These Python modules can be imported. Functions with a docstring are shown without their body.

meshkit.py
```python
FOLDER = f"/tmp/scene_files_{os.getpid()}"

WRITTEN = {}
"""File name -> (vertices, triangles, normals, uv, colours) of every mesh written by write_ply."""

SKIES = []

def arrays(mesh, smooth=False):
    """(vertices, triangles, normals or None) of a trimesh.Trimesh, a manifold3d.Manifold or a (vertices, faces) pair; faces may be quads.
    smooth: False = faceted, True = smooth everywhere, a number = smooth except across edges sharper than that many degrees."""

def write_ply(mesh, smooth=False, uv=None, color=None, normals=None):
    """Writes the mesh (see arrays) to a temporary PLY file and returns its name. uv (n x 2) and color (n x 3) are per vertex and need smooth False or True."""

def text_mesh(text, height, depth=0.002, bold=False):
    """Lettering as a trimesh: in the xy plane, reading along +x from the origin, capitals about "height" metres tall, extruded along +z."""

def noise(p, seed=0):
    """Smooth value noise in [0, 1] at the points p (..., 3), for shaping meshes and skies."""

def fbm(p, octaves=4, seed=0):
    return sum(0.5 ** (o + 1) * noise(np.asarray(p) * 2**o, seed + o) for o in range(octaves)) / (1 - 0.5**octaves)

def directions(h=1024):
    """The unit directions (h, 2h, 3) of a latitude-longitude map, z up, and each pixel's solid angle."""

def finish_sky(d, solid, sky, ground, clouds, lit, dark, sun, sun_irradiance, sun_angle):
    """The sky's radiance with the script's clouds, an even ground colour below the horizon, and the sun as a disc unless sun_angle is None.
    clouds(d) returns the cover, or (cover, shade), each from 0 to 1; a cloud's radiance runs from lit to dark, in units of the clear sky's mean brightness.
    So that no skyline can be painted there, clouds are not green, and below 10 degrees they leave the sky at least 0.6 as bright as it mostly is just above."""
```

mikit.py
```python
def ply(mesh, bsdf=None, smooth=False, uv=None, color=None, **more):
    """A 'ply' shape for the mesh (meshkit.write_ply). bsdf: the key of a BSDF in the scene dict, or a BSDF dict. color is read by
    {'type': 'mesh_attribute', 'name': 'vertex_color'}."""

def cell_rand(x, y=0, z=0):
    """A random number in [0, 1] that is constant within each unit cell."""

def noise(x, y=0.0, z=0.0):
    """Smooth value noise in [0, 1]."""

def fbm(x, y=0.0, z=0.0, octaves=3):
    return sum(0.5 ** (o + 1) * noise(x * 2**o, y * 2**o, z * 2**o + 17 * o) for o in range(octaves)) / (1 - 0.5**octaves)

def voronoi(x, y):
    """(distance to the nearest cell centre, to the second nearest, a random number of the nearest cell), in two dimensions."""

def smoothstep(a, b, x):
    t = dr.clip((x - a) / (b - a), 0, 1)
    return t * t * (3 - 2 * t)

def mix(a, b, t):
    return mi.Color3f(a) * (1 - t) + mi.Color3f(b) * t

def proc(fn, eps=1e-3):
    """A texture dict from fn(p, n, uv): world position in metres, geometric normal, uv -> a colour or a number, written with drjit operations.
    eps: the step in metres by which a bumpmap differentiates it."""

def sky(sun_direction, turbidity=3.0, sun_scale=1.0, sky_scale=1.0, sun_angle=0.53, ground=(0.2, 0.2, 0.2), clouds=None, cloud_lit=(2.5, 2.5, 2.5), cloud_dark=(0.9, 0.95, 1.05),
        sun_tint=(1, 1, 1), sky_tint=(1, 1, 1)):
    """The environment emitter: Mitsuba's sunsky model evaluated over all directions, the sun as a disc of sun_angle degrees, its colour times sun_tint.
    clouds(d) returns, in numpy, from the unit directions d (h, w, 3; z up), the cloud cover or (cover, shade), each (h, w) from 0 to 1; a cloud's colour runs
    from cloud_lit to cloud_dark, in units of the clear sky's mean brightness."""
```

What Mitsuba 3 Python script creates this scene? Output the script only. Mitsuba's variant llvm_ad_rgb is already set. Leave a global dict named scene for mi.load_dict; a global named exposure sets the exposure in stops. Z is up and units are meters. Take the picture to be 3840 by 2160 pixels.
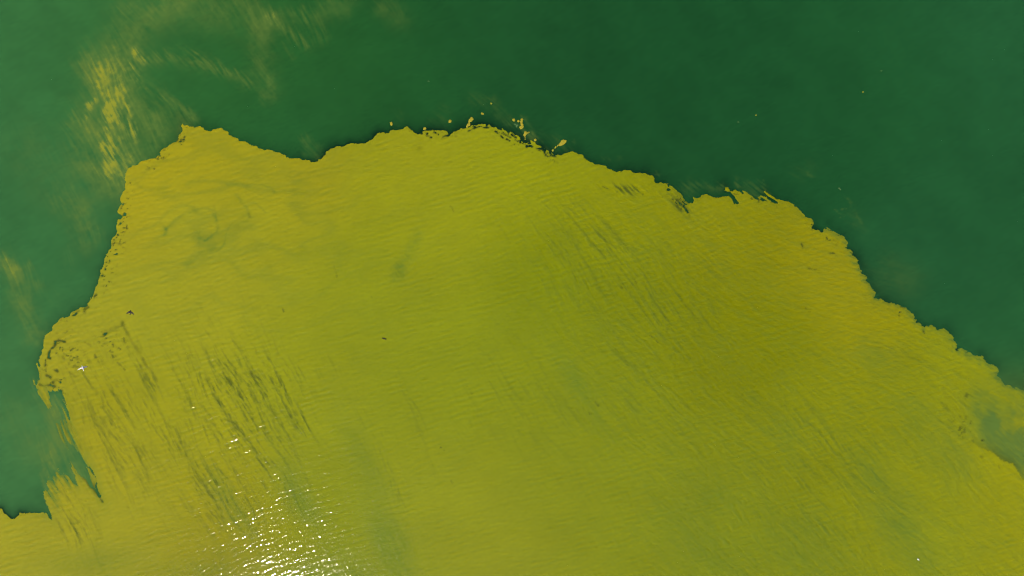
import math
import numpy as np
import trimesh
import manifold3d
import shapely
from shapely.geometry import Polygon
from scipy.spatial import cKDTree
import drjit as dr
import mitsuba as mi
import mikit
import meshkit

T = mi.ScalarTransform4f
scene, labels = {}, {}

# ------------------------------------------------------------------ camera, sun and sky, exposure
ALTITUDE = 120.0                       # a drone hovering over the lake, camera pointing straight down; +y is north
SPAN = 180.0                           # metres of water across the frame
scene['camera'] = {
    'type': 'perspective', 'fov': 2 * math.degrees(math.atan(SPAN / 2 / ALTITUDE)), 'fov_axis': 'x',
    'near_clip': 0.1, 'far_clip': 20000.0,
    'to_world': T().look_at(origin=[0, 0, ALTITUDE], target=[0, 0, 0], up=[0, 1, 0])}
SUN = (-0.325, -0.505, 1.0)
scene['sky'] = mikit.sky(SUN, turbidity=3)
exposure = 1.3

# ------------------------------------------------------------------ survey sheet -> metres
U = 180.0 / 3840                       # one unit of the survey sheet in metres; its origin lies north-west of the bloom


def sheet(pts):
    a = np.asarray(pts, float).reshape(-1, 2)
    return np.stack([(a[:, 0] - 1920) * U, (1080 - a[:, 1]) * U], 1)


GAIN = np.array([1.21, 1.13, 1.12]) 


def pigment(r, g, b, gain=None):
    c = np.array([r, g, b], float) / 255
    lin = np.where(c <= 0.04045, c / 12.92, ((c + 0.055) / 1.055) ** 2.4)
    return np.clip(lin / (gain or GAIN), 0.0015, 0.9)


# ------------------------------------------------------------------ noise helpers (numpy)
def hash2(ix, iy, seed):
    h = (ix * 374761393 + iy * 668265263 + seed * 1442695041) & 0xFFFFFFFF
    h = ((h ^ (h >> 13)) * 1274126177) & 0xFFFFFFFF
    return ((h ^ (h >> 16)) & 0xFFFFFF) / 16777215.0


def vnoise(x, y, seed=0):
    fx, fy = np.floor(x), np.floor(y)
    ix, iy = fx.astype(np.int64), fy.astype(np.int64)
    tx, ty = x - fx, y - fy
    tx = tx * tx * tx * (tx * (tx * 6 - 15) + 10)
    ty = ty * ty * ty * (ty * (ty * 6 - 15) + 10)
    a, b = hash2(ix, iy, seed), hash2(ix + 1, iy, seed)
    c, d = hash2(ix, iy + 1, seed), hash2(ix + 1, iy + 1, seed)
    return (a + (b - a) * tx) * (1 - ty) + (c + (d - c) * tx) * ty


def vfbm(x, y, octaves=4, seed=0, gain=0.5):
    out, amp, tot = 0, 1.0, 0
    for o in range(octaves):
        k = 2.0 ** o
        out = out + amp * vnoise(x * k + 13.7 * o, y * k - 7.1 * o, seed + o)
        tot += amp
        amp *= gain
    return out / tot


def sstep(a, b, x):
    t = np.clip((x - a) / (b - a), 0, 1)
    return t * t * (3 - 2 * t)


# ------------------------------------------------------------------ the outline of the bloom (survey sheet units)
OUTLINE = [
    (470, 671), (478, 652), (489, 631), (517, 616), (532, 604), (576, 599), (584, 586), (601, 579), (609, 561), (631, 547), (663, 539),
    (666, 520), (671, 502), (683, 489), (684, 474), (688, 462), (697, 470), (711, 470), (725, 480), (741, 476), (755, 475), (768, 482), (795, 492), (798, 480),
    (815, 480), (835, 487), (852, 496), (870, 509), (909, 532), (935, 541), (960, 551), (1010, 566), (1049, 574), (1084, 589), (1124, 594), (1159, 605),
    (1184, 611), (1194, 607), (1203, 599), (1218, 579), (1238, 561), (1258, 549), (1293, 551), (1305, 543), (1313, 539), (1340, 544), (1365, 537),
    (1382, 527), (1400, 522), (1404, 512), (1422, 497), (1457, 494), (1465, 487), (1472, 482), (1490, 482), (1507, 487), (1521, 479), (1544, 489), (1564, 502),
    (1576, 492), (1606, 488), (1641, 490), (1671, 497), (1683, 511), (1705, 497), (1730, 479), (1755, 477), (1762, 466), (1775, 467), (1805, 462),
    (1830, 467), (1854, 479), (1879, 489), (1920, 507), (1945, 515), (1960, 527), (1975, 531), (2004, 537), (2034, 552), (2050, 560), (2064, 566), (2079, 579),
    (2099, 581), (2118, 573), (2134, 569), (2158, 569), (2188, 586), (2213, 599), (2238, 616), (2275, 624), (2290, 634), (2303, 643), (2332, 643),
    (2357, 643), (2382, 648), (2407, 648), (2440, 660), (2449, 661), (2454, 675), (2462, 683), (2470, 688), (2479, 682), (2492, 685),
    (2502, 694), (2503, 703), (2498, 712), (2505, 717), (2515, 714), (2517, 710), (2512, 700), (2520, 698), (2533, 707), (2540, 716),
    (2553, 722), (2551, 727), (2558, 742), (2569, 765), (2590, 772), (2592, 764), (2601, 751), (2614, 744), (2629, 740), (2633, 730),
    (2649, 727), (2662, 733), (2679, 738), (2705, 740), (2731, 735), (2740, 742), (2749, 755), (2764, 763), (2768, 757), (2757, 740),
    (2746, 727), (2735, 717), (2712, 712), (2718, 700), (2731, 709), (2751, 719), (2770, 727), (2783, 736), (2794, 732), (2810, 738), (2842, 751),
    (2849, 744), (2866, 751), (2888, 758), (2910, 757), (2912, 753), (2886, 742), (2862, 727), (2868, 718), (2903, 736), (2929, 750), (2953, 752),
    (2966, 764), (2976, 770), (3002, 790), (3014, 809), (3039, 829), (3051, 852), (3079, 874), (3099, 864), (3123, 876), (3151, 884), (3166, 904), (3178, 929),
    (3198, 958), (3208, 991), (3220, 1008), (3225, 1028), (3243, 1045), (3240, 1060), (3260, 1083), (3275, 1098), (3277, 1120), (3302, 1122),
    (3342, 1130), (3367, 1135), (3382, 1142), (3402, 1162), (3424, 1180), (3431, 1199), (3456, 1222), (3496, 1227), (3516, 1242), (3541, 1239),
    (3566, 1259), (3573, 1294), (3581, 1314), (3625, 1321), (3650, 1339), (3680, 1339), (3695, 1361), (3725, 1376), (3732, 1393), (3717, 1416),
    (3745, 1430), (3768, 1450), (3795, 1458), (3819, 1466), (3845, 1484), (3900, 1500), (3960, 1540), (4010, 1600), (4060, 1680), (4180, 1740),
    (4420, 1790), (4700, 1900), (4900, 2400), (4700, 2700), (4100, 2860), (3200, 2820), (2300, 2900), (1300, 2850), (500, 2900), (-300, 2840),
    (-800, 2600), (-900, 2250), (-600, 1960), (-350, 1880), (-180, 1905), (-60, 1890), (0, 1914), (15, 1922), (35, 1942), (47, 1952), (60, 1939), (80, 1924), (109, 1924),
    (144, 1927), (164, 1928), (189, 1937), (186, 1915), (180, 1880), (186, 1840), (199, 1800), (238, 1793), (278, 1808), (318, 1815), (348, 1834), (366, 1856), (383, 1876),
    (372, 1848), (352, 1812), (343, 1785), (328, 1752), (308, 1720), (283, 1678), (262, 1640), (250, 1605), (262, 1570), (258, 1530), (246, 1498), (236, 1466),
    (216, 1456), (205, 1464), (190, 1462), (182, 1478), (176, 1496), (166, 1480), (156, 1462), (146, 1452), (142, 1436), (152, 1424), (161, 1412), (159, 1386), (149, 1363), (154, 1336), (159, 1301), (159, 1276), (169, 1252), (191, 1234), (204, 1212),
    (229, 1190), (253, 1185), (298, 1157), (318, 1152), (335, 1130), (350, 1108), (358, 1078), (373, 1048), (378, 1018), (392, 988), (397, 958), (417, 924), (420, 901),
    (432, 874), (435, 844), (452, 809), (442, 790), (456, 765), (450, 740), (457, 720), (468, 695)]

# flow lines: (x, y, degrees turned clockwise from east) of the wind streaks
FLOW = [(600, 1500, 58), (900, 1400, 64), (1100, 1600, 58), (1500, 1800, 67), (2100, 1000, 57), (2400, 1100, 54), (2700, 1500, 46),
        (3200, 1700, 45), (3000, 1950, 48), (3500, 1800, 50), (300, 1650, 60), (2000, 2000, 56), (400, 450, 64), (800, 300, 40), (100, 1100, 66),
        (1050, 120, 58), (200, 1900, 68), (2700, 730, 38), (1900, 500, 40), (3100, 900, 20), (3300, 1250, 15), (420, 1300, 60), (80, 1500, 70)]

# where wind has drawn the mat into streaks with water between: (x, y, long radius, short radius, degrees, strength)
STREAKS = [(2280, 950, 330, 110, 35, .34), (2450, 1180, 300, 110, 50, .30), (900, 1540, 330, 210, 62, .62), (420, 1640, 300, 130, 60, .5), (930, 1430, 260, 60, -10, .7), (870, 1440, 150, 80, 75, .75), (1040, 1440, 110, 45, 70, .9), (960, 1640, 260, 65, 64, .65), (760, 1470, 170, 75, 60, .55), (1110, 1560, 130, 40, 58, .6),
           (640, 1640, 260, 90, 60, .45), (720, 1500, 250, 50, 58, .42), (420, 1500, 190, 110, 60, .55), (470, 1290, 110, 80, 50, .35), (820, 1830, 220, 150, 60, .55),
           (250, 1640, 190, 42, 62, .95), (230, 1850, 110, 45, 70, 1.0), (285, 1965, 90, 60, 62, .75), (560, 1420, 160, 30, 60, .6),
           (2150, 1000, 300, 170, 57, .24), (2350, 1070, 170, 60, 55, .36), (2600, 1100, 220, 140, 50, .25), (2400, 1400, 420, 220, 52, .18), (2000, 1500, 300, 160, 56, .18),
           (2350, 712, 85, 18, 8, .95), (2545, 765, 45, 26, 50, 1.0), (3000, 1700, 380, 260, 46, .22), (3200, 1750, 340, 60, 47, .28), (3400, 1300, 160, 90, 40, .22),
           (1450, 1750, 260, 50, 66, .26), (1560, 1560, 210, 30, 68, .2), (3560, 1530, 90, 70, 60, .4), (1750, 1560, 200, 90, 60, .12), (1500, 1000, 70, 30, 118, .16)]

# where the film is thin and the green lake shows through: (x, y, long radius, short radius, degrees, strength)
THIN = [(1470, 2060, 190, 70, 68, .5), (1380, 1750, 220, 60, 66, .22), (1150, 2210, 330, 110, -8, .5), (1000, 2120, 260, 80, 10, .25), (3390, 1990, 210, 75, 55, .42), (3270, 1790, 140, 60, 55, .3),
        (2620, 2050, 230, 110, 50, .2), (3715, 1540, 70, 50, 45, .45), (3580, 1720, 120, 70, 60, .3), (3280, 1330, 90, 45, 30, .22),
        (330, 2110, 230, 60, -4, .28), (760, 2140, 220, 50, 0, .32), (2950, 1640, 120, 70, 50, .18), (2160, 1430, 130, 35, 60, .3), (2230, 1560, 60, 25, 60, .22),
        (870, 1900, 190, 45, 60, .4), (1120, 1860, 130, 45, 58, .45), (2700, 1870, 150, 60, 40, .2), (3000, 2060, 260, 120, 45, .22), (3450, 1600, 160, 90, 55, .2)]

# cracks and slots in the mat: (points, half width, depth 0..1.6; above 1 the slot is open water)
SLOTS = [([(206, 1283), (222, 1277), (245, 1281)], 6, 1.5), ([(206, 1283), (204, 1300), (190, 1308), (184, 1325), (182, 1342), (190, 1346)], 5, 1.6),
         ([(172, 1350), (170, 1372)], 4, 1.4), ([(209, 1386), (213, 1390)], 6, 1.3), ([(176, 1408), (190, 1414)], 6, 1.5), ([(198, 1432), (214, 1424)], 6, 1.2),
         ([(148, 1440), (165, 1446), (188, 1440), (204, 1448)], 5, 1.3), ([(236, 1340), (240, 1346)], 6, 1.0), ([(256, 1358), (262, 1370), (276, 1378)], 3, .8), ([(288, 1335), (291, 1344)], 5, .7),
         ([(321, 1284), (340, 1300)], 4, .8), ([(353, 1282), (352, 1290)], 3, .6), ([(246, 1374), (262, 1395), (285, 1415)], 3, .6), ([(355, 1330), (358, 1340)], 4, .8),
         ([(391, 1253), (398, 1250)], 6, 1.1), ([(398, 1246), (430, 1231), (455, 1221), (462, 1208)], 7, .55), ([(462, 1210), (470, 1240), (490, 1275), (512, 1310), (530, 1335), (545, 1365)], 6, .42),
         ([(505, 1296), (528, 1325)], 8, .55), ([(424, 1292), (428, 1300)], 4, 1.0), ([(392, 1286), (400, 1290)], 8, .5), ([(411, 1315), (428, 1340)], 3, .7), ([(463, 1270), (472, 1290)], 3, .6),
         ([(545, 1365), (575, 1400), (590, 1430)], 5, .5), ([(368, 1350), (380, 1375)], 3, .5), ([(440, 1360), (470, 1390)], 3, .45),
         ([(318, 1782), (345, 1822)], 11, 1.7), ([(345, 1822), (366, 1852)], 7, 1.7), ([(366, 1852), (384, 1878)], 4, 1.2), ([(283, 1860), (300, 1868), (326, 1880)], 2.5, .5),
         ([(677, 522), (690, 524)], 4, 1.5), ([(670, 533), (688, 530)], 2.5, 1.4), ([(694, 512), (690, 522)], 2.5, 1.2), ([(598, 583), (604, 588)], 2.5, 1.4), ([(560, 632), (561, 634)], 3, 1.0), ([(577, 634), (578, 635)], 3, .8), ([(590, 596), (594, 598)], 2.5, 1.2),
         ([(478, 690), (486, 684)], 2.5, 1.3), ([(455, 780), (462, 766)], 2.5, 1.3), ([(474, 845), (476, 858)], 2.5, 1.1), ([(442, 801), (456, 812)], 2, 1.2),
         ([(352, 1112), (362, 1104)], 3, .9), ([(288, 1172), (300, 1166)], 4, .9), ([(318, 1160), (330, 1150)], 4, .8),
         ([(1576, 499), (1590, 504), (1620, 515)], 2.5, 1.5), ([(1630, 498), (1640, 500)], 2, 1.2), ([(1660, 512), (1678, 509)], 2.5, 1.4),
         ([(1756, 488), (1775, 478), (1800, 473), (1830, 476)], 2.6, 1.15), ([(1852, 488), (1872, 500), (1886, 517)], 3, 1.5), ([(1880, 498), (1900, 507), (1915, 520)], 3, 1.4), ([(1900, 524), (1912, 530)], 3, 1.5), ([(1915, 505), (1935, 517)], 2.5, 1.3),
         ([(1948, 528), (1958, 536), (1968, 541), (1976, 548)], 3.5, 1.5), ([(1976, 541), (1990, 540)], 2.5, 1.3), ([(2013, 556), (2030, 559)], 4, 1.5), ([(2022, 563), (2025, 568)], 3, 1.2), ([(2040, 566), (2045, 582)], 4.5, 1.5), ([(2060, 570), (2070, 585), (2084, 588)], 4, 1.4), ([(1976, 541), (1977, 550)], 3, 1.2),
         ([(2192, 588), (2204, 596)], 2.5, 1.2), ([(2520, 745), (2532, 757), (2542, 769)], 2.5, 1.2), ([(2543, 752), (2558, 768), (2572, 786), (2577, 797)], 3.5, 1.4), ([(2484, 738), (2492, 750)], 2, .8), ([(2552, 745), (2565, 765)], 3, 1.4),
         ([(2300, 711), (2312, 720)], 2.5, .7), ([(2330, 716), (2345, 727)], 2.5, .7), ([(2352, 715), (2370, 730)], 2.5, .8), ([(2380, 720), (2392, 728)], 2.5, .7), ([(2262, 700), (2280, 708)], 2, .5), ([(2400, 724), (2412, 730)], 2, .5),
         ([(1690, 772), (1705, 795)], 1.6, .4), ([(1251, 1000), (1259, 1022), (1263, 1037)], 1.6, .4), ([(1391, 1098), (1400, 1120)], 1.6, .3), ([(1061, 1158), (1066, 1170)], 2.5, .55), ([(1650, 1678), (1662, 1682), (1666, 1692)], 2, .8),
         ([(2208, 1545), (2210, 1566)], 2, .9), ([(2204, 1556), (2216, 1554)], 1.8, .9), ([(1690, 1805), (1704, 1825)], 2, .6), ([(2230, 1505), (2244, 1520)], 2.5, .5), ([(1750, 1450), (1772, 1476)], 2, .5), ([(2440, 1260), (2466, 1286)], 2, .6), ([(2380, 1052), (2386, 1066)], 3, .5), ([(2326, 1072), (2334, 1084)], 3, .5),
         ([(3008, 915), (3014, 932)], 4, .9), ([(3106, 948), (3126, 950), (3138, 958)], 2.5, .7), ([(3030, 1005), (3060, 1010)], 2.5, .6), ([(3020, 1158), (3040, 1160)], 3, .7), ([(3025, 1172), (3042, 1172)], 2, .6), ([(3373, 1170), (3378, 1167)], 2.5, .9), ([(3367, 1184), (3369, 1190)], 2, .8), ([(3462, 1240), (3466, 1250)], 2.5, .9), ([(3420, 1218), (3424, 1222)], 2, .7), ([(3390, 1142), (3382, 1148)], 3, 1.2),
         ([(3628, 1481), (3622, 1486)], 6, .55), ([(3598, 1560), (3600, 1562)], 4, .6), ([(3620, 1558), (3622, 1572)], 3, .6), ([(3613, 1612), (3616, 1620)], 5, .65), ([(3606, 1602), (3608, 1606)], 4, .5), ([(3646, 1652), (3650, 1656)], 4, .6), ([(3682, 1652), (3688, 1652)], 4, .9),
         ([(3678, 1712), (3684, 1714)], 4, .8), ([(3743, 1746), (3746, 1754)], 3, .8), 
         ([(932, 800), (938, 815)], 2.5, .4)]
# where the rim is crumbling, pitted with small holes: (x, y, long radius, short radius, degrees, strength)
PITS = [(455, 850, 110, 16, 106, .75), (418, 970, 80, 20, 118, .8), (390, 1050, 50, 22, 118, .8), (355, 1100, 40, 24, 125, .6), (300, 1165, 60, 16, 150, .7), (225, 1300, 60, 30, 120, .5), (200, 1430, 50, 26, 30, 1.0), (270, 1330, 60, 40, 40, .45),
        (680, 525, 20, 14, 120, 1.0), (600, 590, 50, 12, 140, .7), (690, 470, 14, 8, 20, .8), (1620, 500, 70, 12, 5, .8), (1800, 476, 60, 9, 0, .7), (1900, 510, 50, 18, 28, 1.0), (1985, 545, 60, 14, 18, .9), (2060, 575, 40, 16, 30, .9), (2560, 760, 40, 26, 50, .8), (2840, 745, 80, 12, 15, .6),
        (3090, 885, 50, 8, 30, .6), (3610, 1600, 40, 50, 90, .3), (420, 1290, 60, 40, 40, .4)]
# faint swirls left by an old eddy in the smooth north-western lobe
SWIRLS = [([(620, 862), (645, 840), (672, 815), (700, 798), (740, 788), (780, 786), (798, 796), (812, 818), (820, 845), (812, 870), (790, 890), (770, 905)], 7, .2),
          ([(610, 850), (622, 868), (618, 882)], 8, .22), ([(800, 775), (808, 795), (818, 830)], 4, .2), ([(867, 845), (850, 875), (842, 910), (825, 935), (790, 950)], 4, .16), ([(885, 728), (905, 745), (925, 785), (932, 808)], 6, .22),
          ([(930, 765), (955, 762), (975, 778), (995, 796)], 4, .18), ([(930, 690), (985, 692), (1020, 698), (1035, 720)], 4, .18), ([(700, 690), (760, 680), (830, 680), (880, 690), (930, 700)], 9, .16), ([(730, 960), (700, 990), (740, 950), (800, 925)], 14, .16), ([(740, 880), (755, 905)], 22, .2),
          ([(1060, 640), (1110, 690), (1100, 760)], 25, .08), ([(1480, 1040), (1500, 1000), (1525, 960), (1550, 915), (1570, 880)], 24, .16), ([(1490, 990), (1510, 1030)], 12, .16)]
# bright raised ridges on the film
RIDGES = [([(3715, 1470), (3740, 1476), (3770, 1490), (3780, 1505)], 5, .8), ([(3498, 1503), (3530, 1518)], 4, .6), ([(3640, 1600), (3665, 1625)], 6, .5), ([(1880, 478), (1915, 494), (1945, 522), (1975, 533), (2010, 535), (2050, 556), (2064, 562)], 4, .8),
          ([(2870, 722), (2900, 738), (2928, 752)], 4, .9), ([(2722, 704), (2745, 718), (2775, 732)], 4, .9), ([(144, 1440), (160, 1455), (176, 1494)], 4, .9), ([(190, 1444), (196, 1462), (208, 1462)], 5, .9), ([(215, 1430), (228, 1440)], 5, .9)]

# drifts of algae under the surface outside the mat: (points, half width, strength)
PLUMES = [([(392, 345), (402, 385), (404, 425), (412, 445)], 11, 1.1), ([(450, 305), (463, 350), (470, 400), (482, 450), (505, 500)], 12, 1.0), ([(355, 372), (342, 405), (333, 450)], 11, .75), ([(404, 445), (396, 490), (404, 545), (430, 600)], 16, 1.0),
          ([(440, 440), (470, 480), (512, 530)], 14, .75), ([(420, 560), (450, 600), (480, 650)], 22, .5), ([(385, 560), (395, 620), (410, 655)], 15, .6), ([(440, 340), (425, 400), (440, 450)], 18, .55), ([(280, 425), (300, 460), (325, 480)], 13, .35), ([(330, 300), (352, 330), (370, 330)], 18, .4),
          ([(330, 250), (370, 280), (420, 260)], 34, .22), ([(420, 280), (405, 480), (430, 640)], 85, .30), ([(460, 560), (500, 620), (470, 690)], 40, .26), ([(300, 520), (320, 620), (370, 660)], 45, .16), ([(480, 150), (450, 220), (440, 300)], 60, .2), ([(500, 40), (560, 60), (610, 20)], 60, .2), ([(700, 10), (800, 30), (880, 40)], 70, .15),
          ([(498, 186), (520, 212), (545, 232)], 14, .62), ([(545, 232), (591, 226), (657, 208), (730, 219)], 24, .5), ([(730, 219), (790, 246), (840, 272), (890, 280), (930, 320)], 17, .46), ([(640, 230), (700, 245), (760, 260)], 24, .16), ([(478, 259), (498, 292), (518, 312)], 11, .6), ([(505, 200), (502, 250), (515, 300)], 10, .5),
          ([(568, 325), (624, 365), (690, 415), (724, 448)], 17, .42), ([(520, 400), (560, 440), (600, 470)], 40, .14), ([(600, 420), (680, 480)], 36, .14), ([(560, 480), (590, 530)], 36, .16), ([(540, 640), (600, 560)], 30, .1),
          ([(960, 40), (980, 180), (1000, 330)], 38, .13), ([(1000, 60), (1060, 110), (1100, 140), (1148, 172)], 18, .42), ([(1120, 60), (1180, 80), (1200, 128)], 26, .36), ([(980, 120), (1010, 90), (1050, 60)], 34, .09), ([(1010, 300), (1030, 350), (990, 380)], 14, .18), ([(1070, 170), (1095, 220)], 10, .14), ([(1230, 30), (1290, 20)], 34, .13), ([(1440, 30), (1500, 70)], 34, .1),
          ([(30, 990), (60, 1060), (90, 1140), (130, 1260)], 34, .26), ([(100, 1010), (130, 1070)], 24, .34), ([(15, 980), (40, 1000)], 26, .3), ([(240, 750), (300, 800), (330, 900)], 40, .2), ([(290, 790), (350, 860), (370, 900)], 24, .12), ([(160, 1090), (200, 1120)], 26, .08), ([(250, 940), (265, 1010)], 14, .14), ([(100, 560), (170, 640), (250, 720)], 90, .06),
          ([(1160, 570), (1150, 545), (1140, 530)], 14, .24), ([(1200, 590), (1190, 560)], 16, .14), ([(1780, 370), (1840, 390), (1900, 450)], 18, .16), ([(1845, 370), (1880, 430)], 10, .13), ([(1920, 470), (1960, 490), (2010, 520), (2040, 550)], 15, .26), ([(1970, 440), (1990, 470), (1995, 510)], 5, .2), ([(2148, 522), (2155, 538)], 3, .22), ([(2080, 540), (2120, 560)], 20, .14), ([(1990, 510), (2010, 540)], 12, .2), ([(1670, 420), (1660, 450), (1640, 445)], 20, .1), ([(1500, 430), (1490, 460)], 12, .1),
          ([(2265, 592), (2280, 600)], 4, .2), ([(2310, 595), (2330, 592)], 5, .13), ([(2460, 650), (2464, 658)], 5, .25), ([(2570, 715), (2590, 695), (2605, 720)], 14, .26), ([(2620, 700), (2680, 715), (2720, 712)], 10, .2), ([(2760, 695), (2775, 705)], 7, .3), ([(2765, 672), (2800, 680), (2840, 695), (2870, 712)], 9, .36), ([(2790, 705), (2830, 730), (2850, 740)], 9, .26), ([(2800, 690), (2840, 712)], 8, .16), ([(2870, 700), (2890, 722)], 7, .22),
          ([(3130, 786), (3158, 808), (3150, 815)], 3, .32), ([(3160, 785), (3178, 782)], 3, .26), ([(3210, 812), (3235, 828), (3240, 840)], 4, .25), ([(3192, 760), (3195, 772)], 4, .16), ([(3195, 810), (3240, 870)], 22, .08), ([(3030, 640), (3050, 660)], 4, .14), ([(3000, 650), (3060, 620)], 26, .05), ([(3340, 1020), (3400, 1060)], 60, .05),
          ([(200, 1560), (220, 1700), (290, 1790)], 45, .24), ([(215, 1500), (236, 1560), (262, 1640)], 13, .5), ([(172, 1760), (190, 1850), (200, 1920)], 13, .55), ([(150, 1680), (180, 1760)], 12, .25), ([(60, 1560), (110, 1700)], 60, .1), ([(130, 1440), (150, 1490), (180, 1500)], 22, .2), ([(182, 1700), (195, 1740), (215, 1790)], 6, .4), ([(152, 1780), (170, 1850), (176, 1900)], 5, .4), ([(240, 1690), (300, 1770), (330, 1815)], 22, .2),
          ([(3760, 1560), (3800, 1640), (3840, 1700)], 50, .3), ([(3840, 1700), (3900, 1760)], 40, .2)]

# ------------------------------------------------------------------ one grid carries the lake, the mat and the drifts
PITCH = 0.168


def axis(half):
    inner = np.arange(0, half, PITCH)
    out, s, x = [], PITCH, inner[-1]
    while x < 9000:
        s *= 1.13
        x += s
        out.append(x)
    h = np.concatenate([inner, out])
    return np.concatenate([-h[:0:-1], h])


gx, gy = axis(92.5), axis(53.0)
NX, NY = len(gx), len(gy)
X, Y = np.meshgrid(gx, gy)
sx_, sy_ = np.gradient(gx), np.gradient(gy)
STEP = np.maximum(sx_[None, :], sy_[:, None])
X, Y, STEP = X.ravel(), Y.ravel(), STEP.ravel()
near = (np.abs(X) < 150) & (np.abs(Y) < 100)
NI = np.nonzero(near)[0]
x, y = X[NI], Y[NI]


def line_dist(px, py, pts):
    """distance to a polyline, in metres"""
    p = sheet(pts)
    best = np.full(px.shape, 1e9)
    for a, b in zip(p[:-1], p[1:]):
        d = b - a
        t = np.clip(((px - a[0]) * d[0] + (py - a[1]) * d[1]) / max(d @ d, 1e-9), 0, 1)
        best = np.minimum(best, np.hypot(px - a[0] - t * d[0], py - a[1] - t * d[1]))
    return best


def near_line(fn_lines, px, py, margin=3.0):
    """(index subset, distance, entry) of each polyline entry, only around it"""
    for pts, w, s in fn_lines:
        p = sheet(pts)
        lo, hi = p.min(0) - w * U * margin - 1, p.max(0) + w * U * margin + 1
        k = np.nonzero((px > lo[0]) & (px < hi[0]) & (py > lo[1]) & (py < hi[1]))[0]
        yield k, line_dist(px[k], py[k], pts), w * U, s


def ellipse(px, py, e):
    c = sheet([e[:2]])[0]
    a = math.radians(-e[4])
    dx, dy = px - c[0], py - c[1]
    u = (dx * math.cos(a) + dy * math.sin(a)) / (e[2] * U)
    v = (-dx * math.sin(a) + dy * math.cos(a)) / (e[3] * U)
    return u * u + v * v


# flow direction as a smooth field, then a line integral of noise along it gives wind streaks
fl = sheet([f[:2] for f in FLOW])
fa = np.radians([-f[2] for f in FLOW])


def flow_dir(px, py):
    w = [1 / ((px - c[0]) ** 2 + (py - c[1]) ** 2 + 60.0) ** 1.5 for c in fl]
    tot = sum(w)
    a = sum(wi * ai for wi, ai in zip(w, fa)) / tot
    a = a + 0.35 * (vnoise(px / 7, py / 7, 91) - 0.5) + 0.3 * (vnoise(px / 2.2, py / 2.2, 92) - 0.5)
    return a


ang = flow_dir(x, y)
cA, sA = np.cos(ang), np.sin(ang)


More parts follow.
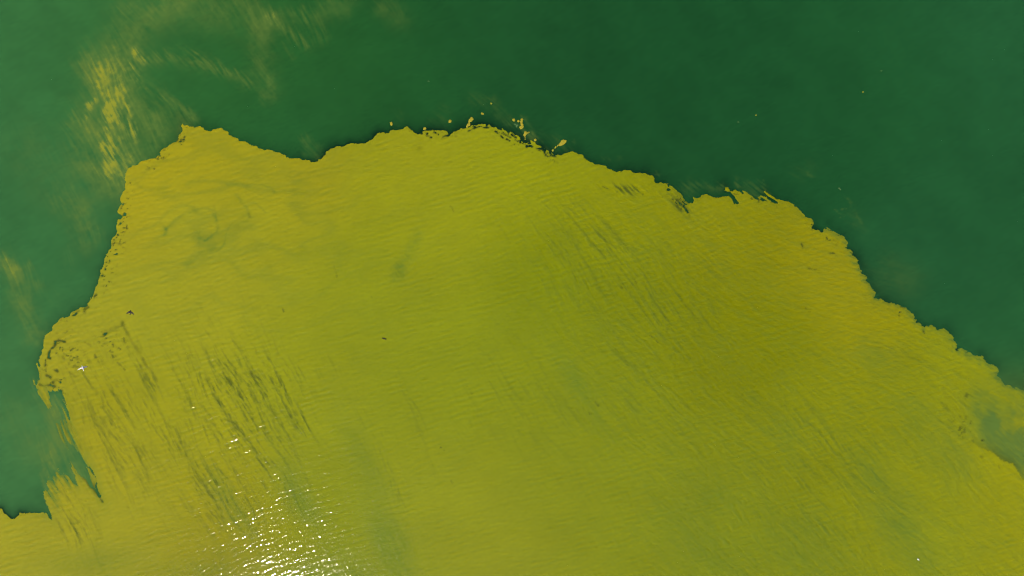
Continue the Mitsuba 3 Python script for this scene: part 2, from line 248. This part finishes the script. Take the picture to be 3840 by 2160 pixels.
def streak_noise(scale, length, seed, steps=9):
    """noise drawn out along the flow: an average of noise over points strung along the local flow line"""
    acc, tot = 0, 0
    bend = 0.03 * (vnoise(x / 5, y / 5, seed + 5) - 0.5)
    for k in range(-steps, steps + 1):
        t = k / steps * length
        w = 1 - (abs(k) / (steps + 1)) ** 2
        acc = acc + w * vnoise((x + cA * t - sA * bend * t * t) / scale, (y + sA * t + cA * bend * t * t) / scale, seed)
        tot += w
    acc = acc / tot
    return (acc - acc.mean()) / acc.std()


S1 = streak_noise(0.24, 3.4, 11, 15)          # fine threads
S2 = streak_noise(0.60, 7.0, 21, 12)          # bands
S3 = streak_noise(0.23, 0.42, 31, 4)       # short flecks
S4 = streak_noise(0.21, 1.0, 35, 6)          # short combed ripples of the eastern half
F1 = vfbm(x / 0.55, y / 0.55, 3, 41)
F2 = vfbm(x / 3.0, y / 3.0, 4, 51)
F3 = vfbm(x / 14.0, y / 14.0, 3, 61)

# signed distance to the outline (positive on the mat), the outline itself roughened by drifting lumps
ring = sheet(OUTLINE)
poly = Polygon(ring)
seg = np.linalg.norm(np.roll(ring, -1, 0) - ring, axis=1)
dense = np.concatenate([a + (b - a) * np.linspace(0, 1, max(2, int(s / 0.06)), endpoint=False)[:, None] for a, b, s in zip(ring, np.roll(ring, -1, 0), seg)])
tree = cKDTree(dense)
wx = x + 0.75 * (vfbm(x / 1.7, y / 1.7, 3, 71) - 0.5)
wy = y + 0.75 * (vfbm(x / 1.7 + 9, y / 1.7 + 4, 3, 75) - 0.5)
dist = tree.query(np.stack([wx, wy], 1), workers=-1)[0]
shapely.prepare(poly)
sdf = np.where(shapely.contains_xy(poly, wx, wy), dist, -dist)
billow = 0.5 - np.abs(vnoise(x / 0.62, y / 0.62, 81) - 0.5) * 2
cover = sdf + 0.24 * billow + 0.16 * (F1 - 0.5) * 2
west = sstep(-40, -75, x)                    # the ragged, streaky western fringe
for e, strength in (((250, 1640, 230, 70, 62), 1.0), ((235, 1850, 130, 80, 70), 1.2), ((2560, 745, 60, 40, 50), .5), ((2840, 735, 110, 40, 20), .35), ((1960, 525, 120, 40, 30), .3)):
    m = np.exp(-ellipse(x, y, e))
    cover += strength * m * (0.85 * S2 + 0.75 * S1) * 0.8
feather = np.zeros_like(x)
for e, strength in (((240, 1640, 240, 60, 62), 1.0), ((225, 1830, 130, 75, 74), 1.0), ((330, 1800, 60, 40, 62), .6), ((3815, 1480, 90, 40, 30), .7), ((3740, 1420, 60, 40, 60), .6), ((3250, 1060, 200, 16, 60), .35), ((3620, 1310, 160, 18, 35), .4), ((3120, 870, 120, 14, 36), .45)):
    feather = np.maximum(feather, strength * np.exp(-ellipse(x, y, e) * 1.2))
cover += 1.0 * feather
for e in ((3250, 1000, 160, 90, 60), (3600, 1340, 180, 80, 30)):
    cover += np.exp(-ellipse(x, y, e)) * 0.18 * S3

# film density
density = np.ones_like(x)
streaky = np.zeros_like(x)
for e in STREAKS:
    q = ellipse(x, y, e)
    streaky = np.maximum(streaky, e[5] * np.exp(-q * 1.1 - 0.0) * np.where(q < 9, 1, 0))
gap = np.clip(0.62 * S1 + 0.42 * S2 + 0.42 * S3 - 0.35 + 0.75 * streaky, 0, None) * streaky
gap = np.clip(gap * 0.52, 0, 0.72)
east = sstep(-12, 22, x + 0.3 * y) * sstep(26, 8, y)
density -= (0.10 * S1 + 0.05 * S2 + 0.03 * S3) * np.clip(streaky * 1.5, 0, 1.1) + (0.026 * S1 + 0.02 * S2 + 0.020 * S3 + 0.060 * S4) * east
thin = np.zeros_like(x)
for e in THIN:
    thin = np.maximum(thin, e[5] * np.exp(-ellipse(x, y, e) * (1.0 + 0.6 * (F2 - 0.5))))
density -= np.clip(thin * (1 + 0.07 * S2 + 0.06 * S1 + 0.7 * (F2 - 0.5) + 0.4 * (F1 - 0.5)), 0, 0.97)
# a pocket of clear green water against the crisp northern rim of the south-eastern lobe
rim = sheet([(3600, 1640), (3650, 1668), (3677, 1681), (3725, 1702), (3764, 1732), (3799, 1742), (3816, 1770), (3845, 1815), (3920, 1860), (4100, 1900)])
over = (y - np.interp(x, rim[:, 0], rim[:, 1])) + 0.5 * (F1 - 0.5)
pocket = np.clip(np.exp(-ellipse(x, y, (3790, 1640, 175, 105, 52)) ** 1.6 * 0.8) * 1.15, 0, 1) * sstep(0.0, 0.45, over) * np.clip(1 - 0.8 * sstep(0.35, 0.75, F2) * sstep(2, 8, over), 0, 1)
density -= 0.93 * pocket
pocket_rim = np.exp(-np.clip(over, 0, None) / 1.3) * sstep(0, 0.2, over) * np.exp(-ellipse(x, y, (3775, 1730, 130, 60, 35)))
density += 0.10 * np.exp(-((over + 1.4) / 1.6) ** 2) * np.exp(-ellipse(x, y, (3790, 1760, 170, 90, 35)))
def pts_west(k):
    return len(k) and x[k].max() < -73 and y[k].max() < 0


holes = np.zeros_like(x)
for k, d, w, s in near_line(SLOTS, wx * 0.5 + x * 0.5, wy * 0.5 + y * 0.5):
    rough = d + 0.42 * (F1[k] - 0.5) + 0.10 * billow[k]
    if pts_west(k):
        s = s * 0.74
    if s < 1:
        s = s * (0.35 + 1.0 * vnoise(x[k] / 0.9, y[k] / 0.9, 161))
    holes[k] = np.maximum(holes[k], s * np.exp(-(np.clip(rough, 0, None) / (w * 0.95)) ** 2))
crumb = vnoise(wx / 0.62, wy / 0.34, 131) * 0.65 + vnoise(x / 0.24, y / 0.24, 132) * 0.35
for e in PITS:
    holes = np.maximum(holes, 1.5 * sstep(0.64, 0.82, crumb) * np.clip(1.5 * e[5] * np.exp(-ellipse(x, y, e) * 0.9), 0, 1))
mx = x + 5.0 * (vfbm(x / 11, y / 11, 3, 141) - 0.5)
my = y + 5.0 * (vfbm(x / 11 + 3, y / 11 + 6, 3, 145) - 0.5)
marble = 1 - np.abs(vfbm((mx + 2.2 * my) / 16, (my - 0.35 * mx) / 4.6, 3, 151) - 0.5) * 2
west_lobe = np.exp(-ellipse(x, y, (860, 800, 480, 330, 10)))
density -= (0.34 * np.clip(marble - 0.72, 0, 1) - 0.03) * 2.7 * (0.2 + west_lobe)
for k, d, w, s in near_line(SWIRLS, wx, wy):
    density[k] -= 1.7 * s * np.exp(-(d / w) ** 2) * (0.35 + 1.1 * F1[k])
gap = np.maximum(gap, 0.6 * pocket_rim)
gap = np.maximum(gap, np.clip(holes, 0, 1) * 0.95)
for k, d, w, s in near_line(RIDGES, wx, wy):
    density[k] += s * 0.35 * np.exp(-(d / w) ** 2)
# thinner towards the very rim, and worn through in flecks
density -= 0.13 * np.exp(-np.clip(cover, 0, None) / 0.25) * (0.4 + F1)
density += 0.05 * (F2 - 0.5) + 0.06 * (F3 - 0.5)
veil = sstep(-0.2, 2.6, cover + 0.55 * S1 + 0.45 * S2)
density *= 1 - feather * (1 - veil)
density *= 1 - 0.5 * sstep(45, 60, x) * (1 - sstep(0.0, 0.8, cover + 0.22 * S3))
gap *= 1 - 0.75 * feather
density = np.clip(density, 0, 1.15)
cover = np.minimum(cover, (1.05 - holes) * 0.8 + 0.1 * (F1 - 0.5))

# algae suspended in the open water
plume = np.zeros_like(x)
P1 = streak_noise(0.27, 1.7, 111, 9)
pwx = x + 1.4 * (vfbm(x / 2.4, y / 2.4, 5, 101, 0.6) - 0.5) + 0.9 * (vfbm(x / 0.9, y / 0.9, 3, 171) - 0.5) + 0.3 * cA * P1
pwy = y + 1.4 * (vfbm(x / 2.4 + 5, y / 2.4 + 8, 5, 105, 0.6) - 0.5) + 0.9 * (vfbm(x / 0.9 + 4, y / 0.9 + 2, 3, 175) - 0.5) + 0.3 * sA * P1
for k, d, w, s in near_line(PLUMES, pwx, pwy, 4.5):
    edge = np.exp(-(d / (w * 1.15)) ** 2)
    s = s * (2.7 if w > 28 * U else 0.82)
    plume[k] = plume[k] + s * edge * np.clip(0.52 + 0.05 * S2[k] + 0.30 * P1[k] * (1.0 if w < 28 * U else 0.28) + 0.35 * (F1[k] - 0.5) + 0.9 * (F2[k] - 0.5), 0, 1.4)
plume = np.clip(plume, 0, 1.25)
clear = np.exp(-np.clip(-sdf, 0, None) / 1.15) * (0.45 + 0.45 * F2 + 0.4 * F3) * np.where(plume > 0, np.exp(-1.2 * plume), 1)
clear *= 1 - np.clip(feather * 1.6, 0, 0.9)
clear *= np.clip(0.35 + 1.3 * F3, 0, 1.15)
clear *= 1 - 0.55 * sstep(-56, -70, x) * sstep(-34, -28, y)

# ------------------------------------------------------------------ ripples: a narrow sea of small wind waves, real relief
rng = np.random.default_rng(5)


def ripples(count, lam, lam_spread, heading, spread, slope, seed):
    r = np.random.default_rng(seed)
    h = np.zeros_like(X)
    for _ in range(count):
        l = lam * math.exp(r.normal(0, lam_spread))
        th = math.radians(heading) + r.normal(0, math.radians(spread))
        kx, ky = 2 * math.pi / l * math.cos(th), 2 * math.pi / l * math.sin(th)
        amp = slope * math.sqrt(2 / count) / (2 * math.pi / l)
        ok = STEP < l * 0.3
        h[ok] += amp * np.sin(kx * X[ok] + ky * Y[ok] + r.uniform(0, 2 * math.pi))
    return h


W1 = ripples(44, 0.95, 0.22, 104, 15, 0.031, 1)
W2 = ripples(34, 0.50, 0.22, 120, 26, 0.048, 2)
W3 = ripples(12, 2.6, 0.35, 100, 22, 0.008, 3)
gust = 0.45 + 1.1 * vfbm(X / 9, Y / 9, 3, 7) * np.where(near, 1, 0.8)
wave = W3 + gust * W1 + (0.5 + vfbm(X / 5, Y / 5, 2, 8)) * W2
lake_z = wave.copy()

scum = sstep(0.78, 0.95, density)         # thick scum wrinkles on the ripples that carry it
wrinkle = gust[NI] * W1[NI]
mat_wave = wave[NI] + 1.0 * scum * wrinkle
density += 12.0 * wrinkle * np.clip(density - 0.1, 0, 1)  # paints the light and dark of the ripples into the film colour
emboss = 0.010 * S1 * (0.2 + 1.6 * streaky + 0.5 * east) + 0.008 * S3 * (0.3 + 0.9 * east) + 0.012 * S4 * east + 0.012 * (F1 - 0.5)
thick = 0.035 * np.tanh(np.clip(cover, -1, 1) / 0.30)
mat_z = mat_wave + thick + np.where(cover > 0, emboss * np.clip(cover / 0.3, 0, 1), 0)


def faces_where(keep_vertex):
    k = keep_vertex.reshape(NY, NX)
    q = k[:-1, :-1] | k[1:, :-1] | k[:-1, 1:] | k[1:, 1:]
    j, i = np.nonzero(q)
    a = j * NX + i
    b, c, d = a + 1, a + NX + 1, a + NX
    f = np.concatenate([np.stack([a, b, c], 1), np.stack([a, c, d], 1)])
    used = np.unique(f)
    remap = np.full(NX * NY, -1)
    remap[used] = np.arange(len(used))
    return used, remap[f]


def sheet_mesh(keep, z, uv, bsdf):
    used, f = faces_where(keep)
    m = trimesh.Trimesh(np.stack([X[used], Y[used], z[used]], 1), f, process=False)
    # a slight slope keeps the parametrisation regular where the two densities are constant
    return mikit.ply(m, bsdf, smooth=True, uv=uv[used] + 2e-4 * np.stack([X[used], Y[used]], 1))


def full(values, fill):
    out = np.full(NX * NY, float(fill))
    out[NI] = values
    return out


# ------------------------------------------------------------------ pigments of the lake and the algae, by place
def tint_table(rows, trim=(1, 1, 1)):
    return [(*sheet([r[:2]])[0], r[2] * U, pigment(*r[3:6]) * np.array(trim)) for r in rows]


LAKE = tint_table([
    (60, 120, 420, 58, 116, 62), (60, 800, 420, 58, 114, 62), (60, 1550, 380, 66, 120, 66), (420, 60, 380, 56, 112, 56), (700, 300, 380, 46, 102, 48), (1100, 200, 420, 42, 98, 44), (1100, 480, 260, 38, 94, 46),
    (1500, 200, 420, 34, 90, 42), (1900, 120, 420, 31, 84, 42), (2300, 350, 420, 28, 80, 40), (2700, 150, 420, 29, 83, 42), (2900, 520, 380, 29, 82, 42), (3300, 300, 420, 33, 90, 46), (3750, 120, 380, 37, 94, 52), (3750, 700, 420, 36, 92, 50),
    (3500, 1000, 300, 36, 90, 50), (3780, 1250, 300, 40, 96, 52), (3800, 1650, 230, 104, 128, 54), (1800, 1900, 900, 66, 118, 56), (3200, 2000, 600, 66, 116, 54), (800, 1900, 500, 66, 118, 56)])
FILM = tint_table([
    (620, 560, 260, 174, 160, 34), (480, 800, 200, 173, 159, 40), (800, 620, 260, 163, 153, 38), (700, 850, 300, 160, 156, 52), (1000, 900, 360, 157, 154, 44), (420, 1120, 220, 163, 157, 50), (600, 1150, 260, 160, 157, 48), (1150, 680, 200, 160, 150, 36),
    (1500, 560, 300, 157, 153, 32), (1600, 800, 320, 149, 151, 32), (1350, 1100, 360, 142, 147, 30), (1950, 680, 260, 152, 153, 22), (2300, 780, 260, 149, 149, 18), (2700, 830, 260, 150, 146, 20), (3050, 950, 200, 154, 146, 26), (3250, 1180, 200, 150, 143, 22),
    (2100, 1000, 320, 130, 139, 12), (2500, 1050, 360, 128, 133, 8), (2850, 950, 260, 134, 132, 4), (2750, 1300, 360, 129, 133, 10), (2200, 1400, 380, 133, 141, 28), (1700, 1400, 380, 140, 147, 28), (3300, 1450, 300, 140, 142, 22), (3620, 1420, 200, 146, 148, 30),
    (3780, 1850, 260, 153, 150, 28), (3500, 1900, 320, 143, 147, 34), (3100, 1750, 340, 134, 138, 26), (2700, 1900, 380, 132, 139, 32), (2200, 1900, 400, 136, 142, 34), (1700, 1900, 340, 146, 149, 38), (1900, 2150, 300, 146, 147, 42), (1200, 1900, 320, 140, 146, 30),
    (1100, 1500, 300, 148, 151, 32), (700, 1500, 300, 157, 154, 36), (450, 1500, 240, 160, 154, 36), (350, 1750, 240, 165, 155, 40), (150, 2050, 300, 163, 156, 50), (500, 1950, 300, 160, 154, 46), (850, 2050, 300, 150, 140, 22), (800, 1750, 260, 158, 152, 30), (230, 1330, 160, 165, 157, 48)], (0.95, 1.01, 0.42))


def tint(table, p):
    tot, col = mi.Float(1e-9), mi.Color3f(0)
    for cx, cy, r, c in table:
        w = dr.exp(-(dr.square(p.x - float(cx)) + dr.square(p.y - float(cy))) * float(1.7 / r ** 2))
        tot += w
        col += mi.Color3f(*[float(v) for v in c]) * w
    return col / tot


PLUME = pigment(158, 162, 50)
GAPS = pigment(56, 72, 26)
VEIL = pigment(104, 130, 50)
DRIFT = pigment(108, 134, 60)
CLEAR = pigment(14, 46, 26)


def levels(p, uv):
    return uv.x - 2e-4 * p.x, uv.y - 2e-4 * p.y


def lake_color(p, n, uv):
    algae, clean = levels(p, uv)
    base = tint(LAKE, p)
    mottle = mikit.fbm(p.x * 0.22 + p.y * 0.1, p.y * 0.22, 0.0, 3) - 0.5
    painted_chop = mikit.noise(p.x * 0.55 + p.y * 0.35, p.y * 1.5 - p.x * 0.9) - 0.5  # faint ripple shading painted into the water colour, not relief
    base = base * (1 + 0.22 * mottle + 0.07 * painted_chop)
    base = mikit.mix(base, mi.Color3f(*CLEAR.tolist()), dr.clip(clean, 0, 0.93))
    base = mikit.mix(base, mi.Color3f(*DRIFT.tolist()), dr.clip(algae * 1.25, 0, 0.9))
    return mikit.mix(base, mi.Color3f(*PLUME.tolist()), mikit.smoothstep(0.56, 1.4, algae) * 0.95)


def film_color(p, n, uv):
    dens, bare = levels(p, uv)
    film = tint(FILM, p)
    grain = mikit.noise(p.x * 3.1, p.y * 3.1) - 0.5
    patch = mikit.fbm(p.x * 0.12, p.y * 0.16, 3.0, 3) - 0.5
    film = film * (1 + 0.05 * grain + 0.12 * patch)
    green = mikit.mix(tint(LAKE, p), mi.Color3f(*VEIL.tolist()), 0.35 + 0.45 * mikit.smoothstep(0.1, 0.6, dens))
    d = dr.clip(dens, 0, 1.12)
    return mikit.mix(mikit.mix(green, film, d), mi.Color3f(*GAPS.tolist()), dr.clip(bare, 0, 0.95))


def film_gloss(p, n, uv):                 # thin wet film shines like the water, thick scum is matt
    dens, bare = levels(p, uv)
    wet = dens - 0.10 * bare + 0.9 * (mikit.noise(p.x * 5.6, p.y * 5.6, 5.0) - 0.5) + 0.15 * (mikit.fbm(p.x * 0.35, p.y * 0.35, 9.0, 3) - 0.5)
    return 0.085 + 0.6 * mikit.smoothstep(0.72, 0.82, wet)


scene['lake_water'] = {'type': 'principled', 'base_color': mikit.proc(lake_color), 'roughness': 0.085, 'specular': 0.16}
scene['algae_film'] = {'type': 'principled', 'base_color': mikit.proc(film_color), 'roughness': mikit.proc(film_gloss), 'specular': 0.13}

cov = full(cover, -9)
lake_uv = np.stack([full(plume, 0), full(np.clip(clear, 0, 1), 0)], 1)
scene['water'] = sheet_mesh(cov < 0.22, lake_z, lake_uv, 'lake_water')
labels['water'] = {'label': 'green lake water clouded by suspended algae', 'category': 'water', 'kind': 'structure'}

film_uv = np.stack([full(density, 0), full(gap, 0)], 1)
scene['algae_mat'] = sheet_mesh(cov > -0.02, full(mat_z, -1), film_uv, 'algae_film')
labels['algae_mat'] = {'label': 'huge yellow-green floating algae mat with ragged lobed edge filling the lower part of the lake', 'category': 'algae mat'}

# the drift west of the mat lies just on the surface and thins out to nothing
drift_cov = np.where((x < -45) & (y > 10) & (cover < -0.15), plume - 0.10, -1)
scene['algae_drift'] = sheet_mesh(full(drift_cov, -1) > 0, full(wave[NI] + 0.02 * np.tanh(drift_cov / 0.1), -1), lake_uv, 'lake_water')
labels['algae_drift'] = {'label': 'wispy yellow and olive veil of algae drifting on the green water beyond the upper left edge of the mat', 'category': 'algae', 'kind': 'stuff'}

# ------------------------------------------------------------------ loose clumps of algae
scene['clump_algae'] = {'type': 'principled', 'base_color': {'type': 'rgb', 'value': pigment(176, 164, 46).tolist()}, 'roughness': 0.5, 'specular': 0.2}
scene['pale_algae'] = {'type': 'principled', 'base_color': {'type': 'rgb', 'value': pigment(78, 118, 66).tolist()}, 'roughness': 0.5, 'specular': 0.2}
scene['foam'] = {'type': 'principled', 'base_color': {'type': 'rgb', 'value': pigment(225, 225, 220).tolist()}, 'roughness': 0.6}
scene['wet_wood'] = {'type': 'principled', 'base_color': {'type': 'rgb', 'value': (0.03, 0.025, 0.012)}, 'roughness': 0.5}


def lumps(lobes, seed):
    """one lumpy raft: overlapping flattened lobes (x, y, radius in sheet units) joined into one skin"""
    p = sheet([l[:2] for l in lobes])
    m = manifold3d.Manifold()
    for (cx, cy), l in zip(p, lobes):
        r = l[2] * U
        m = m + manifold3d.Manifold.sphere(r, 20).scale([1, 1, 0.3]).translate([cx, cy, 0.015])
    mm = m.to_mesh()
    v = np.array(mm.vert_properties[:, :3], float)
    c = v.mean(0)
    d = (meshkit.noise(v * 4.0 + seed * 3.3) - 0.5) * 0.5 + (meshkit.noise(v * 9.0 + seed) - 0.5) * 0.25
    v[:, :2] += (v[:, :2] - c[:2]) * d[:, None]
    v[:, 2] *= 0.8 + 0.6 * meshkit.noise(v * 8.0)
    return trimesh.Trimesh(v, mm.tri_verts, process=False)


CLUMPS = [
    ([(1467, 461, 5), (1468, 466, 5)], 'clump_algae', 'small yellow algae clump, westernmost of those floating off the mat, above its rounded middle lobe'),
    ([(1593, 481, 5.5), (1590, 484, 3)], 'clump_algae', 'small round yellow algae clump just off the mat edge, second from the west'),
    ([(1688, 455, 5.5), (1684, 459, 3)], 'clump_algae', 'small yellow algae clump floating alone above the notch in the mat edge'),
    ([(1770, 445, 7), (1765, 451, 7), (1760, 456, 4)], 'clump_algae', 'slanted oblong yellow algae clump off the highest point of the middle lobe'),
    ([(1757, 468, 6), (1760, 463, 3), (1752, 474, 4)], 'clump_algae', 'lumpy yellow algae clump touching the mat below the slanted oblong clump'),
    ([(1807, 426, 4), (1812, 427, 3)], 'clump_algae', 'tiny yellow algae clump in open water above the crest of the mat'),
    ([(1842, 388, 3.6)], 'clump_algae', 'faint small yellow algae clump in the greenish haze, farthest above the mat crest'),
    ([(1606, 304, 2.4), (1609, 305, 1.8)], 'pale_algae', 'tiny pale algae fleck alone on dark green water well above the mat'),
    ([(1927, 450, 6)], 'clump_algae', 'round yellow algae clump, leftmost of the row of three'),
    ([(1944, 454, 4.2)], 'clump_algae', 'smallest round yellow algae clump, middle of the row of three'),
    ([(1957, 449, 5), (1956, 456, 5.5)], 'clump_algae', 'upright oval yellow algae clump, rightmost of the row of three'),
    ([(1932, 466, 4), (1939, 470, 4.5), (1937, 475, 3)], 'pale_algae', 'dim blurred algae clump under the row of three clumps'),
    ([(1957, 466, 6), (1959, 473, 6), (1954, 478, 6.5)], 'clump_algae', 'kidney-shaped bright algae clump under the row of three clumps'),
    ([(1971, 500, 6), (1968, 506, 5), (1979, 499, 3), (1984, 495, 2.5), (1968, 514, 3), (1970, 521, 2.5)], 'clump_algae', 'hooked yellow algae clump with two thin tails'),
    ([(2007, 525, 5)], 'clump_algae', 'small round algae clump beside the brown-green strand at the mat edge'),
    ([(2112, 534, 10), (2106, 539, 8), (2099, 543, 5), (2091, 546, 3), (2084, 551, 3.5), (2081, 556, 3)], 'clump_algae', 'largest yellow algae clump, club-shaped with a tail pointing to the mat'),
    ([(2073, 564, 4.6)], 'clump_algae', 'small round algae clump at the tail end of the club-shaped clump'),
    ([(2768, 457, 2.6), (2771, 459, 2)], 'pale_algae', 'tiny dull green fleck on open water right of centre, lower left of a pair'),
    ([(2835, 432, 2.4)], 'clump_algae', 'tiny dull yellow fleck on open water right of centre, upper right of a pair'),
    ([(3236, 345, 3)], 'clump_algae', 'tiny orange-yellow fleck on empty green water at the upper right'),
    ([(3303, 266, 2.6), (3307, 265, 2.2)], 'pale_algae', 'tiny pale fleck on empty green water, uppermost at the right'),
    ([(3147, 706, 3.4), (3151, 710, 3)], 'pale_algae', 'small bluish green fleck in the water off the right shoulder of the mat'),
]
for i, (lobes, mat, text) in enumerate(CLUMPS):
    key = 'algae_clump' if i == 0 else f'algae_clump_{i:03d}'
    scene[key] = mikit.ply(lumps(lobes, i + 1), mat, smooth=True)
    labels[key] = {'label': text, 'category': 'algae clump', 'group': 'loose clumps of algae floating off the mat'}

scene['foam_fleck'] = mikit.ply(lumps([(3442, 2097, 3.2), (3445, 2099, 2.4)], 77), 'foam', smooth=True)
zf = 0.06
scene['foam_fleck']['to_world'] = T().translate([0, 0, zf])
labels['foam_fleck'] = {'label': 'tiny white fleck of foam on the mat near the lower right corner', 'category': 'foam'}

# a scrap of wet wood lying on the mat
wood = trimesh.creation.revolve(np.array([(0, -.42), (.06, -.40), (.10, -.2), (.12, 0), (.11, .2), (.07, .36), (0, .40)]), sections=10)
wood.vertices += (meshkit.noise(wood.vertices * 6)[:, None] - 0.5) * 0.05
q = sheet([(1441, 1270)])[0]
scene['floating_debris'] = mikit.ply(wood, 'wet_wood', smooth=50, to_world=T().translate([float(q[0]), float(q[1]), 0.10]).rotate([0, 0, 1], -14).rotate([0, 1, 0], 90))
labels['floating_debris'] = {'label': 'short dark scrap of debris lying alone on the smooth middle of the algae mat', 'category': 'debris'}

# ------------------------------------------------------------------ birds
scene['gull_white'] = {'type': 'principled', 'base_color': {'type': 'rgb', 'value': (0.72, 0.72, 0.74)}, 'roughness': 0.7}
scene['gull_shaded'] = {'type': 'principled', 'base_color': {'type': 'rgb', 'value': (0.12, 0.14, 0.27)}, 'roughness': 0.7}  # plumage darkened to paint shade on the far wing
scene['gull_shaded_tip'] = {'type': 'principled', 'base_color': {'type': 'rgb', 'value': (0.05, 0.05, 0.06)}, 'roughness': 0.7}  # tip of that wing, its shade painted darker still
scene['gull_bill'] = {'type': 'principled', 'base_color': {'type': 'rgb', 'value': (0.60, 0.38, 0.08)}, 'roughness': 0.5}
scene['dark_plumage'] = {'type': 'principled', 'base_color': {'type': 'rgb', 'value': (0.014, 0.011, 0.007)}, 'roughness': 0.6}
scene['dark_bill'] = {'type': 'principled', 'base_color': {'type': 'rgb', 'value': (0.03, 0.025, 0.02)}, 'roughness': 0.5}


def loft(stations, n=18):
    """a closed skin through elliptical sections (y, half width, half height, z)"""
    v, f = [], []
    for (yy, w, h, z) in stations:
        a = np.arange(n) / n * 2 * math.pi
        v += [(w * math.cos(t), yy, z + h * math.sin(t)) for t in a]
    for s in range(len(stations) - 1):
        for k in range(n):
            a, b = s * n + k, s * n + (k + 1) % n
            f += [(a, a + n, b), (b, a + n, b + n)]
    c0, c1 = len(v), len(v) + 1
    v += [(0, stations[0][0], stations[0][3]), (0, stations[-1][0], stations[-1][3])]
    e = (len(stations) - 1) * n
    for k in range(n):
        f += [(c0, k, (k + 1) % n), (c1, e + (k + 1) % n, e + k)]
    m = trimesh.Trimesh(v, f, process=False)
    m.fix_normals()
    return m


def wing(side, st):
    """aerofoil skin through spanwise stations (span, leading y, trailing y, z, thickness)"""
    v, f, prof = [], [], [(0, 0), (.12, .5), (.35, .65), (.7, .3), (1, 0), (.7, -.08), (.35, -.12), (.12, -.2)]
    n = len(prof)
    for sp, le, te, z, th in st:
        v += [(side * sp, le + (te - le) * c, z + th * q) for c, q in prof]
    for s in range(len(st) - 1):
        for k in range(n):
            a, b = s * n + k, s * n + (k + 1) % n
            f += [(a, a + n, b), (b, a + n, b + n)]
    e = (len(st) - 1) * n
    f += [(0, k + 1, k) for k in range(1, n - 1)] + [(e, e + k, e + k + 1) for k in range(1, n - 1)]
    m = trimesh.Trimesh(v, f, process=False)
    m.fix_normals()
    return m


def fan(y0, y1, w0, w1, z, th=0.012, tips=5):
    xs = np.linspace(-1, 1, tips * 4 + 1)
    tip = y1 - 0.012 * np.abs(np.sin(xs * math.pi * tips / 2)) - 0.02 * (1 - xs ** 2) * -1
    ring_ = [(-w0, y0)] + list(zip(xs * w1, tip)) + [(w0, y0)]
    m = trimesh.creation.extrude_polygon(Polygon(ring_).buffer(0), th, engine='earcut')
    m.apply_translation([0, 0, z - th / 2])
    return m


def bird_xy(px, py, z):
    p = sheet([(px, py)])[0] * (ALTITUDE - z) / ALTITUDE
    return float(p[0]), float(p[1])


# the white gull: heading roughly north, banked
gz = 62.0
bx, by = bird_xy(311, 1380, gz)
G = T().translate([bx, by, gz]).rotate([0, 0, 1], 16).rotate([0, 1, 0], -18).scale(1.0)
body = loft([(-.20, .012, .012, .01), (-.15, .035, .03, .005), (-.06, .062, .056, 0), (.03, .068, .064, 0), (.10, .052, .052, .008), (.135, .040, .042, .018), (.165, .042, .044, .024), (.19, .036, .038, .024), (.212, .018, .02, .02)])
bill = loft([(.208, .012, .013, .018), (.235, .008, .011, .014), (.262, .003, .005, .006)], 10)
scene['gull__body'] = mikit.ply(body, 'gull_white', smooth=60, to_world=G)
scene['gull__bill'] = mikit.ply(bill, 'gull_bill', smooth=60, to_world=G)
scene['gull__tail'] = mikit.ply(fan(-.13, -.27, .03, .055, .008), 'gull_white', smooth=False, to_world=G)
st = [(.03, .075, -.055, .02, .028), (.14, .085, -.04, .03, .022), (.27, .085, -.025, .035, .018), (.40, .055, -.03, .03, .013), (.50, .03, -.035, .025, .009)]
tp = [(.50, .03, -.035, .025, .009), (.57, .0, -.04, .02, .006), (.63, -.03, -.045, .015, .003)]
for i, side in enumerate((-1, 1)):
    k = 'gull__wing' + ('' if i == 0 else '_001')
    scene[k] = mikit.ply(wing(side, st), 'gull_shaded' if side > 0 else 'gull_white', smooth=50, to_world=G)  # sun and shade between the two wings are put into their colours
    scene[k + '__wing_tip'] = mikit.ply(wing(side, tp), 'gull_shaded_tip' if side > 0 else 'gull_white', smooth=50, to_world=G)
labels['gull'] = {'label': 'white gull, one wing painted grey as shade, flying with wings spread over the left end of the algae mat', 'category': 'bird'}
labels['gull__wing'] = {'label': 'sunlit white wing'}
labels['gull__wing_001'] = {'label': 'wing turned away from the sun, its shade painted grey'}

# the dark bird: wings drooped back, seen from above
dz = 66.0
bx, by = bird_xy(489, 1171, dz)
D = T().translate([bx, by, dz]).rotate([0, 0, 1], -4).scale(0.66)
body = loft([(-.22, .02, .016, 0), (-.14, .05, .045, 0), (-.02, .085, .08, 0), (.08, .085, .08, .005), (.15, .06, .06, .015), (.19, .052, .054, .02), (.23, .045, .046, .02), (.255, .02, .022, .016)])
scene['dark_bird__body'] = mikit.ply(body, 'dark_plumage', smooth=60, to_world=D)
scene['dark_bird__bill'] = mikit.ply(loft([(.25, .014, .016, .014), (.29, .009, .012, .01), (.32, .003, .004, .004)], 10), 'dark_bill', smooth=60, to_world=D)
scene['dark_bird__tail'] = mikit.ply(fan(-.16, -.30, .04, .085, 0), 'dark_plumage', smooth=False, to_world=D)
st = [(.04, .15, -.10, .02, .04), (.14, .13, -.13, .05, .032), (.24, .07, -.16, .06, .024), (.33, -.01, -.20, .05, .016), (.42, -.12, -.25, .03, .010), (.48, -.22, -.28, .02, .005)]
scene['dark_bird__wing'] = mikit.ply(wing(-1, st), 'dark_plumage', smooth=50, to_world=D)
scene['dark_bird__wing_001'] = mikit.ply(wing(1, st), 'dark_plumage', smooth=50, to_world=D)
labels['dark_bird'] = {'label': 'dark bird with swept-back wings flying over the upper left part of the algae mat', 'category': 'bird'}
